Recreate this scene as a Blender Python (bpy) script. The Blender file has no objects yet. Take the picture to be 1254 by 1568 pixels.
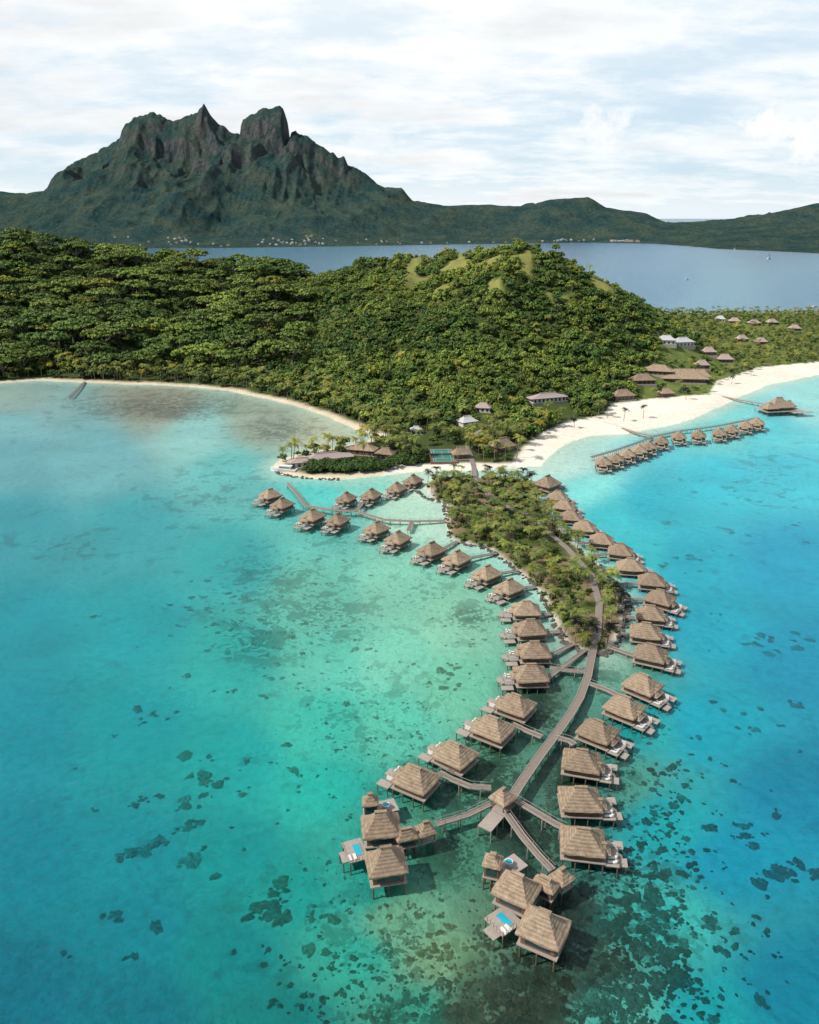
import bpy, math, random
import numpy as np
from mathutils import Vector
random.seed(7); rng=np.random.default_rng(7)
scene=bpy.context.scene
# ------------------------------------------------------------------ camera projection helpers: u,v are image pixels, turned into world points
CAMH=120.0; F=1230.0; P=math.atan(451/1230)
cP,sP=math.cos(P),math.sin(P)
def ray(u,v):
    dx=(u-627)/F; dy=(784-v)/F
    return dx, cP+dy*sP, -sP+dy*cP
def G(u,v,z=0.0):
    a,b,c=ray(u,v); t=(z-CAMH)/c
    return (a*t,b*t)
def AY(u,v,Y):
    a,b,c=ray(u,v); t=Y/b
    return (a*t,Y,CAMH+c*t)
def to_pixel(x,y):  # projects a ground point back to image pixel coordinates
    dep=y*cP+CAMH*sP; uy=y*sP-CAMH*cP
    dep=np.maximum(dep,1e-3)
    return 627+F*x/dep, 784-F*uy/dep
def lin(c):
    return tuple(((v/255)/12.92 if v/255<=0.04045 else ((v/255+0.055)/1.055)**2.4) for v in c)
# ------------------------------------------------------------------ noise
def _h(xi,yi,s):
    h=(xi*374761393+yi*668265263+s*144266)&0xffffffff
    h=((h^(h>>13))*1274126177)&0xffffffff
    return ((h^(h>>16))&0xffffff)/float(0xffffff)
def vn(x,y,s=0):
    x=np.asarray(x,float); y=np.asarray(y,float)
    xf=np.floor(x); yf=np.floor(y); xi=xf.astype(np.int64)+100000; yi=yf.astype(np.int64)+100000
    fx=x-xf; fy=y-yf; fx=fx*fx*(3-2*fx); fy=fy*fy*(3-2*fy)
    a=_h(xi,yi,s);b=_h(xi+1,yi,s);c=_h(xi,yi+1,s);d=_h(xi+1,yi+1,s)
    return (a*(1-fx)+b*fx)*(1-fy)+(c*(1-fx)+d*fx)*fy
def fbm(x,y,o=4,s=0,g=0.5):
    r=0;a=1;t=0
    for i in range(o):
        r=r+a*vn(x*2**i+i*17.3,y*2**i-i*9.1,s+i); t+=a; a*=g
    return r/t
def ridged(x,y,o=4,s=0):
    r=0;a=1;t=0
    for i in range(o):
        r=r+a*(1-np.abs(2*vn(x*2**i+i*17.3,y*2**i-i*9.1,s+i)-1)); t+=a; a*=.5
    return r/t
def sst(a,b,x):
    t=np.clip((x-a)/(b-a),0,1); return t*t*(3-2*t)
def sdf(poly,x,y):
    x=np.asarray(x,float); y=np.asarray(y,float)
    d=np.full(x.shape,1e18); ins=np.zeros(x.shape,bool)
    n=len(poly)
    for i in range(n):
        x0,y0=poly[i]; x1,y1=poly[(i+1)%n]
        ex,ey=x1-x0,y1-y0; L=ex*ex+ey*ey+1e-9
        t=np.clip(((x-x0)*ex+(y-y0)*ey)/L,0,1)
        dd=(x-x0-t*ex)**2+(y-y0-t*ey)**2
        d=np.minimum(d,dd)
        if y0!=y1:
            c=((y0>y)!=(y1>y))&(x<(x1-x0)*(y-y0)/(y1-y0)+x0); ins^=c
    d=np.sqrt(d); return np.where(ins,d,-d)
# ------------------------------------------------------------------ coast lines (world metres)
main_c=[G(*p) for p in [(-900,600),(-300,592),(0,587),(60,583),(130,586),(210,589),(290,592),(350,599),(400,609),(450,621),(500,638),(545,657),(575,668),(560,676),(520,684),(450,697),(425,706),(416,716),(430,727),(470,733),(520,735),(570,731),(620,724),(680,720),(720,722),(790,717),(832,714),(838,700),(862,682),(905,668),(960,664),(1010,655),(1060,642),(1090,628),(1125,612),(1170,592),(1254,573),(1500,555),(2200,530)]]
main_c+=[(1300,1150),(700,1110),(340,1090),(250,1150),(0,1280),(-700,1350),(-1500,1300),(-1500,650)]
isl_c=[G(*p) for p in [(645,742),(665,733),(700,729),(740,731),(780,730),(815,738),(830,765),(850,795),(880,830),(915,865),(945,895),(962,925),(958,955),(945,985),(925,1003),(895,1000),(865,985),(850,960),(835,925),(815,895),(780,865),(745,840),(700,832),(682,820),(680,790),(684,775),(660,765)]]
beach_c=[G(*p) for p in [(585,745),(600,716),(700,712),(785,712),(800,690),(830,667),(870,650),(925,640),(935,625),(1000,614),(1085,607),(1095,588),(1160,566),(1254,557),(1400,549),(1500,580),(1254,600),(1100,660),(900,700),(845,740)]]
ridges=[]
def ridge(pts,sub):
    q=[]
    for (u,v,Y,W) in pts:
        x,y,z=AY(u,v,Y); q.append((x,y,max(z-sub,1),W))
    for a,b in zip(q[:-1],q[1:]): ridges.append((a,b))
ridge([(560,400,900,230),(640,393,880,230),(720,386,840,220),(770,380,790,210),(805,377,760,190),(850,381,750,160),(880,400,750,125),(915,440,750,105),(955,480,740,90)],7)
ridge([(795,379,770,190),(765,430,690,150),(745,520,610,120),(715,590,545,90)],6)
ridge([(640,393,880,200),(600,470,720,150),(560,560,600,120),(565,620,530,80)],6)
ridge([(720,386,840,200),(690,470,700,150),(660,560,600,110)],8)
ridge([(870,392,750,130),(880,450,690,105),(880,530,630,85),(870,580,590,60)],6)
ridge([(-500,345,1000,300),(-100,350,1000,300),(0,354,960,300),(100,364,950,290),(200,378,950,280),(300,391,950,270),(350,399,950,260),(450,405,950,250),(560,402,920,240)],19)
ridge([(150,400,880,200),(140,440,790,170),(150,490,710,150),(130,545,655,90)],17)
ridge([(400,405,930,200),(400,440,810,160),(420,520,680,120)],15)
def height(x,y,detail=True):
    x=np.asarray(x,float); y=np.asarray(y,float)
    wx=x+3.5*(fbm(x/18,y/18,3,5)-.5); wy=y+3.5*(fbm(x/18,y/18,3,9)-.5)
    d1=sdf(main_c,wx,wy); d2=sdf(isl_c,wx,wy); d=np.maximum(d1,d2)
    base=np.where(d>0,2.2*(1-np.exp(-np.maximum(d,0)*0.09)),-2.2*(1-np.exp(np.minimum(d,0)*0.035)))
    acc=np.zeros_like(x)
    for (a,b) in ridges:
        ex,ey=b[0]-a[0],b[1]-a[1]; L=ex*ex+ey*ey
        t=np.clip(((x-a[0])*ex+(y-a[1])*ey)/L,0,1)
        dd=np.hypot(x-a[0]-t*ex,y-a[1]-t*ey)
        z=a[2]+(b[2]-a[2])*t; W=a[3]+(b[3]-a[3])*t
        acc+= (z*np.clip(1-dd/W,0,1)**1.2)**14
    hh=acc**(1/14)
    hh=hh*sst(8,75,d1)
    hh=hh+ (fbm(x/45,y/45,4,21)-.5)*22*sst(5,50,hh)*(1-.6*sst(70,95,hh))
    return base+hh,d1,d2
def hz(x,y):
    return float(height(np.array([x]),np.array([y]))[0][0])
def GT(u,v,off=0):
    z=off
    for i in range(12):
        x,y=G(u,v,z); z=.5*z+.5*(max(hz(x,y),0)+off)
    return x,y,max(hz(x,y),0)
def meadow(x,y,z):
    # grassy openings near the crest of the near hill
    return sst(.52,.58,fbm(x/24,y/38,4,133))*sst(44,64,z)*sst(0,60,x+40)
# ------------------------------------------------------------------ material helpers
def mat(name):
    m=bpy.data.materials.new(name); m.use_nodes=True
    nt=m.node_tree; b=nt.nodes['Principled BSDF']; b.inputs['Specular IOR Level'].default_value=.25
    return m,nt,b
def noise(nt,co,scale,detail=4,rough=.55):
    n=nt.nodes.new('ShaderNodeTexNoise'); n.inputs['Scale'].default_value=scale; n.inputs['Detail'].default_value=detail; n.inputs['Roughness'].default_value=rough
    nt.links.new(co,n.inputs['Vector']); return n.outputs['Fac']
def mrange(nt,v,a,b,c,d,smooth=False):
    n=nt.nodes.new('ShaderNodeMapRange'); 
    if smooth: n.interpolation_type='SMOOTHSTEP'
    for i,x in zip(('From Min','From Max','To Min','To Max'),(a,b,c,d)): n.inputs[i].default_value=x
    nt.links.new(v,n.inputs['Value']); return n.outputs['Result']
def math_(nt,op,a,b):
    n=nt.nodes.new('ShaderNodeMath'); n.operation=op
    for i,x in enumerate((a,b)):
        if isinstance(x,(int,float)): n.inputs[i].default_value=x
        else: nt.links.new(x,n.inputs[i])
    return n.outputs[0]
def mixc(nt,f,a,b,mode='MIX'):
    n=nt.nodes.new('ShaderNodeMix'); n.data_type='RGBA'; n.blend_type=mode
    for s,x in ((n.inputs[0],f),(n.inputs[6],a),(n.inputs[7],b)):
        if isinstance(x,(int,float)): s.default_value=x
        elif isinstance(x,tuple): s.default_value=(*x[:3],1)
        else: nt.links.new(x,s)
    return n.outputs[2]
def scalec(nt,c,f):
    n=nt.nodes.new('ShaderNodeVectorMath'); n.operation='SCALE'
    if isinstance(c,tuple): n.inputs[0].default_value=c[:3]
    else: nt.links.new(c,n.inputs[0])
    if isinstance(f,(int,float)): n.inputs['Scale'].default_value=f
    else: nt.links.new(f,n.inputs['Scale'])
    return n.outputs[0]
def bump(nt,b,h,strength,dist):
    n=nt.nodes.new('ShaderNodeBump'); n.inputs['Strength'].default_value=strength; n.inputs['Distance'].default_value=dist
    nt.links.new(h,n.inputs['Height']); nt.links.new(n.outputs[0],b.inputs['Normal']); return n
def obco(nt): return nt.nodes.new('ShaderNodeTexCoord').outputs['Object']
def simple(name,col,var=.25,scale=3,rough=.8,bmp=.3,bd=.03,rnd=0.0):
    m,nt,b=mat(name); co=obco(nt); f=noise(nt,co,scale,5)
    c=scalec(nt,col,mrange(nt,f,.25,.75,1-var,1+var))
    if rnd:
        oi=nt.nodes.new('ShaderNodeObjectInfo'); c=scalec(nt,c,mrange(nt,oi.outputs['Random'],0,1,1-rnd,1+rnd))
    nt.links.new(c,b.inputs['Base Color']); b.inputs['Roughness'].default_value=rough
    bump(nt,b,f,bmp,bd); return m
def thatch_mat():
    m,nt,b=mat('thatch'); co=obco(nt)
    oi=nt.nodes.new('ShaderNodeObjectInfo')
    f=noise(nt,co,.9,6,.65); f2=noise(nt,co,6,4,.75)
    sep=nt.nodes.new('ShaderNodeSeparateXYZ'); nt.links.new(co,sep.inputs[0])
    w=math_(nt,'SINE',math_(nt,'ADD',math_(nt,'MULTIPLY',sep.outputs['Z'],13.0),math_(nt,'MULTIPLY',f2,6.0)),0)
    c=mixc(nt,mrange(nt,f,.3,.7,0,1),(.24,.17,.11),(.45,.34,.24))
    c=scalec(nt,c,mrange(nt,f2,.3,.7,.64,1.22))
    c=scalec(nt,c,mrange(nt,w,-1,1,.90,1.04))
    c=scalec(nt,c,mrange(nt,oi.outputs['Random'],0,1,.80,1.08))
    nt.links.new(c,b.inputs['Base Color']); b.inputs['Roughness'].default_value=.95
    bump(nt,b,math_(nt,'ADD',f2,math_(nt,'MULTIPLY',w,.12)),.9,.2); return m
def plank_mat(name,ca,cb,sc=4.0):
    m,nt,b=mat(name); co=obco(nt)
    sep=nt.nodes.new('ShaderNodeSeparateXYZ'); nt.links.new(co,sep.inputs[0])
    f=noise(nt,co,1.5,4); 
    w=math_(nt,'SINE',math_(nt,'MULTIPLY',sep.outputs['Y'],sc*6.28),0)
    c=mixc(nt,f,ca,cb); c=scalec(nt,c,mrange(nt,w,-1,-.6,.6,1))
    nt.links.new(c,b.inputs['Base Color']); b.inputs['Roughness'].default_value=.75
    bump(nt,b,w,.3,.02); return m
def leaf_mat(name,ca,cb):
    m,nt,b=mat(name)
    at=nt.nodes.new('ShaderNodeAttribute'); at.attribute_type='INSTANCER'; at.attribute_name='tint'
    a2=nt.nodes.new('ShaderNodeAttribute'); a2.attribute_name='lv'
    co=obco(nt); f=noise(nt,co,.9,3)
    f=math_(nt,'ADD',math_(nt,'MULTIPLY',f,.5),math_(nt,'MULTIPLY',a2.outputs['Fac'],.5))
    c=mixc(nt,mrange(nt,f,.2,.75,0,1),ca,cb)
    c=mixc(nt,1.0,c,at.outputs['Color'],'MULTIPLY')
    nt.links.new(c,b.inputs['Base Color']); b.inputs['Roughness'].default_value=.6
    b.inputs['Specular IOR Level'].default_value=.2
    return m
M_thatch=thatch_mat()
M_wall=simple('dark_wood_wall',(.15,.09,.05),.3,2.5)
M_post=simple('timber_posts',(.17,.12,.08),.3,2)
M_deck=plank_mat('weathered_deck',(.27,.225,.19),(.44,.38,.33))
M_walk=plank_mat('walkway_boards',(.17,.135,.11),(.27,.22,.185),2.0)
M_white=simple('white_canvas',(.62,.60,.56),.08,3)
M_glass,_nt,_b=mat('window_glass'); _b.inputs['Base Color'].default_value=(.03,.05,.06,1); _b.inputs['Roughness'].default_value=.08; _b.inputs['Specular IOR Level'].default_value=.6
M_frame=simple('window_frame',(.30,.2,.12),.15,3)
M_pool,_nt,_b=mat('pool_water'); _b.inputs['Base Color'].default_value=(.02,.34,.44,1); _b.inputs['Roughness'].default_value=.06
M_rock=simple('rock',(.10,.09,.075),.4,1.2,.9,.6,.2)
M_trunk=simple('palm_trunk',(.20,.16,.12),.25,4)
M_leafA=leaf_mat('broadleaf_foliage',(.042,.078,.021),(.155,.210,.045))
M_leafP=leaf_mat('palm_fronds',(.060,.090,.020),(.24,.26,.06))
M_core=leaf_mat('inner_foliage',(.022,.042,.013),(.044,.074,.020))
# ------------------------------------------------------------------ mesh builder
class MB:
    def __init__(s): s.v=[];s.f=[];s.m=[]
    def add(s,vs,fs,m=0):
        o=len(s.v); s.v+= [tuple(p) for p in vs]; s.f+=[tuple(i+o for i in f) for f in fs]; s.m+=[m]*len(fs)
    def box(s,x0,x1,y0,y1,z0,z1,m=0,rot=0,c=(0,0)):
        vs=[(x,y,z) for z in (z0,z1) for x,y in ((x0,y0),(x1,y0),(x1,y1),(x0,y1))]
        if rot:
            k,q=math.cos(rot),math.sin(rot); vs=[(c[0]+(x-c[0])*k-(y-c[1])*q,c[1]+(x-c[0])*q+(y-c[1])*k,z) for x,y,z in vs]
        s.add(vs,[(3,2,1,0),(4,5,6,7),(0,1,5,4),(1,2,6,5),(2,3,7,6),(3,0,4,7)],m)
    def cyl(s,x,y,z0,z1,r0,r1=None,n=7,m=0,dx=0,dy=0):
        r1=r0 if r1 is None else r1
        vs=[(x+r0*math.cos(6.2832*i/n),y+r0*math.sin(6.2832*i/n),z0) for i in range(n)]+[(x+dx+r1*math.cos(6.2832*i/n),y+dy+r1*math.sin(6.2832*i/n),z1) for i in range(n)]
        s.add(vs,[(i,(i+1)%n,n+(i+1)%n,n+i) for i in range(n)]+[tuple(range(n,2*n)),tuple(range(n-1,-1,-1))],m)
    def hip(s,cx,cy,z,w,d,h,rl,rot=0,m=0,rd=0.25,sag=.10,nseg=5,jit=.06,thick=.35):
        k,q=math.cos(rot),math.sin(rot)
        rings=[]
        def ring(a,b,zz,j):
            o=[]
            cs=[(-a,-b),(a,-b),(a,b),(-a,b)]
            for i in range(4):
                p,r=cs[i],cs[(i+1)%4]
                for t in range(nseg):
                    f=t/nseg; x=p[0]+(r[0]-p[0])*f+random.uniform(-j,j); y=p[1]+(r[1]-p[1])*f+random.uniform(-j,j)
                    if t==0: x*=.97;y*=.97
                    o.append((cx+x*k-y*q,cy+x*q+y*k,zz+random.uniform(-j,j)))
            return o
        a0,b0=w/2,d/2
        rings.append(ring(a0-.5,b0-.5,z-thick*.6,0))
        rings.append(ring(a0-.05,b0-.05,z-thick,jit))
        for i in range(6):
            t=i/5; a=a0+(rl/2-a0)*t; b=b0+(rd-b0)*t
            rings.append(ring(a,b,z+h*(t-sag*math.sin(t*math.pi)),jit*(1-t*.6)))
        L=4*nseg; vs=[p for r in rings for p in r]; fs=[]
        for r in range(len(rings)-1):
            for i in range(L): fs.append((r*L+i,r*L+(i+1)%L,(r+1)*L+(i+1)%L,(r+1)*L+i))
        fs.append(tuple((len(rings)-1)*L+i for i in range(L))); fs.append(tuple(range(L-1,-1,-1)))
        s.add(vs,fs,m)
        s.box(cx-rl/2-.35,cx+rl/2+.35,cy-.38,cy+.38,z+h-.12,z+h+.28,m,rot,(cx,cy))
    def mesh(s,name,mats,smooth=False):
        me=bpy.data.meshes.new(name); me.from_pydata(s.v,[],s.f)
        for x in mats: me.materials.append(x)
        me.polygons.foreach_set('material_index',s.m)
        if smooth: me.polygons.foreach_set('use_smooth',[True]*len(s.f))
        me.update(); return me
def link(name,data,loc=(0,0,0),parent=None,rz=0,sc=None):
    o=bpy.data.objects.new(name,data); scene.collection.objects.link(o); o.location=loc; o.rotation_euler[2]=rz
    if sc: o.scale=sc
    if parent: o.parent=parent
    return o
def empty(name,loc,rz=0,sc=1):
    o=link(name,None,loc,None,rz); o.scale=(sc,)*3; o.empty_display_size=1; return o
# ------------------------------------------------------------------ GROUND (land + lagoon floor, one sheet)
C=[(20,612,(155,182,172)),(20,640,(125,188,192)),(20,690,(105,174,182)),(150,700,(112,180,186)),(30,800,(50,158,168)),(30,950,(8,150,162)),(30,1100,(0,144,158)),(30,1300,(0,134,150)),(30,1500,(0,114,132)),
(200,1530,(2,118,132)),(200,1400,(2,132,144)),(200,1300,(4,142,152)),(200,1100,(4,152,158)),(200,950,(14,160,167)),(200,800,(52,166,172)),(300,660,(150,208,202)),(250,612,(160,162,142)),(400,640,(160,176,156)),(500,668,(192,198,172)),(350,720,(100,192,190)),
(350,850,(45,170,170)),(350,1000,(38,172,164)),(350,1150,(14,164,160)),(350,1300,(4,150,150)),(350,1450,(0,134,134)),(420,1550,(6,128,124)),(500,800,(100,195,182)),(500,900,(108,194,172)),(500,1000,(98,198,177)),(500,1100,(62,192,172)),
(500,1200,(30,180,165)),(450,1350,(12,154,144)),(540,1450,(46,168,148)),(600,900,(135,208,182)),(600,1000,(126,208,182)),(600,1100,(94,202,177)),(700,950,(140,202,172)),(700,1050,(115,197,167)),(620,770,(190,228,205)),(560,742,(135,218,202)),
(490,745,(85,208,200)),(620,1400,(112,174,140)),(680,1450,(122,167,128)),(720,1540,(88,120,95)),(800,1540,(80,108,88)),(640,1540,(58,158,135)),(880,858,(125,212,202)),(930,790,(54,202,210)),(890,745,(135,230,224)),(1000,770,(16,184,202)),
(1100,730,(34,197,214)),(1200,710,(50,200,218)),(1200,665,(90,215,224)),(1230,610,(160,228,224)),(1100,648,(125,222,218)),(870,710,(200,235,225)),(1050,850,(2,174,195)),(1200,850,(0,164,194)),(1100,950,(0,168,190)),(1220,1000,(0,150,180)),
(1080,1100,(0,164,184)),(1220,1200,(0,138,168)),(1130,1300,(0,148,174)),(1010,1250,(16,168,174)),(1000,1400,(58,186,180)),(1220,1500,(0,136,162)),(1080,1540,(12,160,166)),(950,1540,(78,178,162)),(830,1070,(88,134,112)),(760,1170,(84,140,116)),
(800,1270,(76,120,102)),(870,1190,(76,122,104)),(700,1290,(74,140,115)),(900,1100,(85,146,128)),(945,1190,(76,156,140)),(880,1390,(66,108,96)),(910,1460,(74,128,112)),(830,1480,(76,106,88)),(930,1030,(102,165,142)),(980,1100,(32,174,176)),(760,1400,(95,140,112)),
(540,1340,(38,167,152)),(560,1250,(45,167,152)),(980,840,(44,194,202)),(650,1250,(76,152,128)),(950,1400,(58,160,148)),
(1000,420,(85,140,172)),(1100,470,(105,160,182)),(450,392,(85,138,165)),(600,386,(85,138,165)),(1240,440,(90,146,174)),(800,345,(60,115,148)),(200,345,(60,115,148)),(1200,345,(60,115,148)),(-200,900,(5,140,155)),(-200,700,(80,165,175)),(1450,900,(0,150,180)),(1450,1300,(0,130,160))]
nx=860
ys=np.concatenate([np.geomspace(45,2000,620),np.geomspace(2060,90000,40)]); 
ts=np.linspace(-1,1,nx)
Y=np.repeat(ys[:,None],nx,1); X=ts[None,:]*(1.05*Y+170)
Z,D1,D2=height(X,Y)
U,V=to_pixel(X,Y)
num=np.zeros(X.shape+(3,)); den=np.zeros(X.shape)
for (u,v,c) in C:
    w=1.0/((((U-u)/1.0)**2+((V-v)*1.35)**2)/1600+.25)**2.2
    num+=w[...,None]*np.array(lin(c)); den+=w
sea=num/den[...,None]
KS=0.79
sea*=KS
beach=sdf(beach_c,X,Y)
D=np.maximum(D1,D2)
sand=np.array((.72,.65,.54)); veg=np.array((.055,.075,.022)); soil=np.array((.20,.155,.085)); lawn=np.array((.12,.155,.04))
n1=fbm(X/6,Y/6,4,31)
vegm=sst(3,9,D1+4*(n1-.5))*(1-sst(-2,2,beach))
md=(meadow(X,Y,Z)*vegm)[...,None]
vg=veg*(1-md)+np.array((.20,.20,.06))*md*(.7+.6*n1[...,None])
col=sand*(1-vegm[...,None])+vg*vegm[...,None]
leftb=(1-sst(560,600,U))*(D1>-50)
col=np.where((leftb*(1-vegm)>0.3)[...,None],col*.85*np.array((1,.93,.80)),col)
flat=((U>985)&(V>470))[...,None]&(vegm>.5)[...,None]
col=np.where(flat,lawn*(.6+.8*n1[...,None]),col)
im=sst(.8,3,D2+3*(n1-.5))
isc=soil*(1-sst(.45,.6,fbm(X/9,Y/9,3,77))[...,None])+lawn*.6*sst(.45,.6,fbm(X/9,Y/9,3,77))[...,None]
col=np.where((D2>-.5)[...,None],sand*.7*(1-im[...,None])+isc*im[...,None],col)
sh=sst(-14,0,D)*(Z<0.02)
shal=np.array(lin((205,228,210)))*KS
lf=((U<600)|(V>760))[...,None]
kk_=(sh*np.where(lf[...,0],.5,.9))[...,None]
sea=sea*(1-kk_)+shal*kk_
landm=sst(-.05,.12,Z)[...,None]
col=sea*(1-landm)+col*landm
reef=np.zeros(X.shape)
def blob(u,v,ru,rv,s):
    global reef
    reef=np.maximum(reef,s*np.exp(-(((U-u)/ru)**2+((V-v)/rv)**2)))
for b in [(760,1180,60,60,1),(830,1080,40,60,1),(880,1180,60,90,1),(810,1270,90,60,1),(690,1290,60,60,.9),(900,1030,60,30,.7),(870,1400,90,90,1),(800,1530,130,90,1),(920,1500,70,70,.9),(700,1540,90,40,.9),(600,1540,90,30,.7),(950,1180,40,90,.65),(1000,1400,80,140,.6),(700,1215,60,40,.9),
          (250,620,170,26,.8),(430,655,80,26,.7),(480,930,150,70,.55),(420,880,120,60,.5),(640,900,60,60,.4),(720,940,50,30,.75),(400,970,90,40,.6),(100,830,130,30,.4),(870,870,60,60,.3),(1180,720,80,60,.35),(640,1180,70,50,.55),(500,1400,100,80,.35),(620,1440,90,70,.65),(330,760,150,60,.4),(560,1080,120,90,.4),(530,820,120,40,.4)]: blob(*b)
under=sst(.0,-.25,Z)*(Y<1200)
def grid_object(name,X,Y,Z,attrs,material):
    ny,nx=X.shape
    me=bpy.data.meshes.new(name); nv=nx*ny
    me.vertices.add(nv); me.vertices.foreach_set('co',np.stack([X,Y,Z],-1).astype(np.float32).ravel())
    idx=np.arange(nv).reshape(ny,nx)
    q=np.stack([idx[:-1,:-1],idx[:-1,1:],idx[1:,1:],idx[1:,:-1]],-1).reshape(-1,4)
    nf=len(q); me.loops.add(nf*4); me.loops.foreach_set('vertex_index',q.ravel().astype(np.int32))
    me.polygons.add(nf); me.polygons.foreach_set('loop_start',(np.arange(nf)*4).astype(np.int32)); 
    me.update(calc_edges=True)
    me.polygons.foreach_set('use_smooth',np.ones(nf,bool))
    for k,a in attrs.items():
        if a.ndim==3:
            t=me.attributes.new(k,'FLOAT_COLOR','POINT'); t.data.foreach_set('color',np.concatenate([a,np.ones(a.shape[:2]+(1,))],-1).astype(np.float32).ravel())
        else:
            t=me.attributes.new(k,'FLOAT','POINT'); t.data.foreach_set('value',a.astype(np.float32).ravel())
    me.materials.append(material); me.validate(); 
    return link(name,me)
m,nt,b=mat('ground_and_seabed'); co=obco(nt)
ac=nt.nodes.new('ShaderNodeAttribute'); ac.attribute_name='gcol'
ar=nt.nodes.new('ShaderNodeAttribute'); ar.attribute_name='reef'
au=nt.nodes.new('ShaderNodeAttribute'); au.attribute_name='under'
nA=noise(nt,co,.40,7,.64); nB=noise(nt,co,.11,8,.62); nC=noise(nt,co,.035,4,.5); nD=noise(nt,co,1.1,5,.65)
c=scalec(nt,ac.outputs['Color'],mrange(nt,nA,.3,.7,.84,1.14))
c=scalec(nt,c,mrange(nt,nC,.3,.7,.9,1.08))
R_=ar.outputs['Fac']
rm=mrange(nt,math_(nt,'ADD',nB,math_(nt,'MULTIPLY',R_,.14)),.600,.635,0,1,True)
rf=mrange(nt,math_(nt,'ADD',nA,math_(nt,'MULTIPLY',R_,.14)),.600,.640,0,1,True)
rg=mrange(nt,math_(nt,'ADD',nD,math_(nt,'MULTIPLY',R_,.11)),.580,.630,0,1,True)
rm=math_(nt,'MAXIMUM',math_(nt,'MAXIMUM',math_(nt,'MULTIPLY',rm,.8),rf),math_(nt,'MULTIPLY',rg,mrange(nt,R_,.2,.6,0,.95)))
rm=math_(nt,'MULTIPLY',math_(nt,'MULTIPLY',rm,au.outputs['Fac']),mrange(nt,R_,0,1,.22,1.0))
dk=mixc(nt,1.0,ac.outputs['Color'],(.15,.20,.19),'MULTIPLY')
c=mixc(nt,rm,c,dk)
nt.links.new(c,b.inputs['Base Color']); b.inputs['Roughness'].default_value=.95; b.inputs['Specular IOR Level'].default_value=.05
bump(nt,b,nA,.5,.5)
grid_object('ground',X,Y,Z,{'gcol':np.clip(col,0,1),'reef':reef,'under':under},m)
# ------------------------------------------------------------------ SEA SURFACE
m=bpy.data.materials.new('sea_surface'); m.use_nodes=True; nt=m.node_tree; nt.nodes.clear()
out=nt.nodes.new('ShaderNodeOutputMaterial'); tr=nt.nodes.new('ShaderNodeBsdfTransparent'); gl=nt.nodes.new('ShaderNodeBsdfGlossy'); mx=nt.nodes.new('ShaderNodeMixShader'); fr=nt.nodes.new('ShaderNodeFresnel')
fr.inputs['IOR'].default_value=1.33; gl.inputs['Roughness'].default_value=.18; tr.inputs['Color'].default_value=(.99,1,1,1)
co=obco(nt); w1=noise(nt,co,.35,5,.6); w2=noise(nt,co,1.6,3,.6)
bp=nt.nodes.new('ShaderNodeBump'); bp.inputs['Strength'].default_value=.7; bp.inputs['Distance'].default_value=.55
nt.links.new(math_(nt,'ADD',w1,math_(nt,'MULTIPLY',w2,.4)),bp.inputs['Height'])
nt.links.new(bp.outputs[0],gl.inputs['Normal']); nt.links.new(bp.outputs[0],fr.inputs['Normal'])
f=mrange(nt,fr.outputs[0],0,1,0,.58)
nt.links.new(f,mx.inputs[0]); nt.links.new(tr.outputs[0],mx.inputs[1]); nt.links.new(gl.outputs[0],mx.inputs[2]); nt.links.new(mx.outputs[0],out.inputs[0])
me=bpy.data.meshes.new('lagoon_water'); S=95000
me.from_pydata([(-S,-2000,0),(S,-2000,0),(S,S,0),(-S,S,0)],[],[(0,1,2,3)]); me.materials.append(m); link('lagoon_water',me)
# ------------------------------------------------------------------ MOUNTAINS
sil=[(-600,330),(-200,310),(0,293),(30,298),(75,291),(84,268),(100,259),(130,242),(165,225),(188,208),(192,190),(205,181),(225,178),(235,171),(243,175),(255,183),(275,184),(290,178),(302,172),(308,165),(312,159),(317,166),(325,178),(335,188),(350,201),(370,209),(372,182),(385,176),(398,169),(415,167),(428,162),(434,166),(437,180),(438,211),(442,217),(446,205),(453,200),(460,206),(470,210),(480,218),(500,231),(510,231),(516,240),(528,243),(533,254),(560,267),(580,282),(590,288),(615,288),(632,308),(680,315),(740,314),(800,317),(840,307),(900,302),(930,319),(990,327),(1020,342),(1090,339),(1150,333),(1200,323),(1254,311),(1400,300),(1700,325)]
YR=5100
sx=np.array([AY(u,v,YR)[0] for u,v in sil]); szz=np.array([AY(u,v,YR)[2] for u,v in sil])
coast=[(-600,384),(-100,380),(350,379),(500,377),(700,374),(900,371),(1000,373),(1100,381),(1254,388),(1400,394),(1700,400)]
cx_=np.array([G(u,v)[0]*YR/G(u,v)[1] for u,v in coast]); cy_=np.array([G(u,v)[1] for u,v in coast])
xs=np.concatenate([np.linspace(-5200,-2120,100),np.linspace(-2110,-100,450),np.linspace(-90,5200,400)]); yy=np.concatenate([np.linspace(2700,4600,130),np.linspace(4609,5500,130),np.linspace(5540,7600,40)])
XM,YM=np.meshgrid(xs,yy)
AN=XM*YR/YM
Hl=np.interp(XM,sx,szz)
Hl=Hl+(fbm(XM/38,YM/160,4,301,.6)-.5)*34*sst(230,420,Hl)*(1-sst(700,760,Hl)*.5)
fine=np.linspace(-5600,5600,2241); Hf=np.interp(fine,sx,szz)
Hmin=np.array([Hf[max(0,i-18):i+19].min() for i in range(len(Hf))])
kk=np.exp(-(np.arange(-80,81)/30.)**2); kk/=kk.sum()
Hsm=np.convolve(np.pad(Hmin,80,mode='edge'),kk,'valid')
Hs=np.interp(XM,fine,Hsm)
Ys=np.interp(AN,cx_,cy_)
s=np.clip((YM-Ys)/(YR-Ys),-0.2,1)
back=np.clip((YM-YR)/2300,0,1)
nn_=(fbm(XM/130,YM/300,3,77)-.5)*.22
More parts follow.
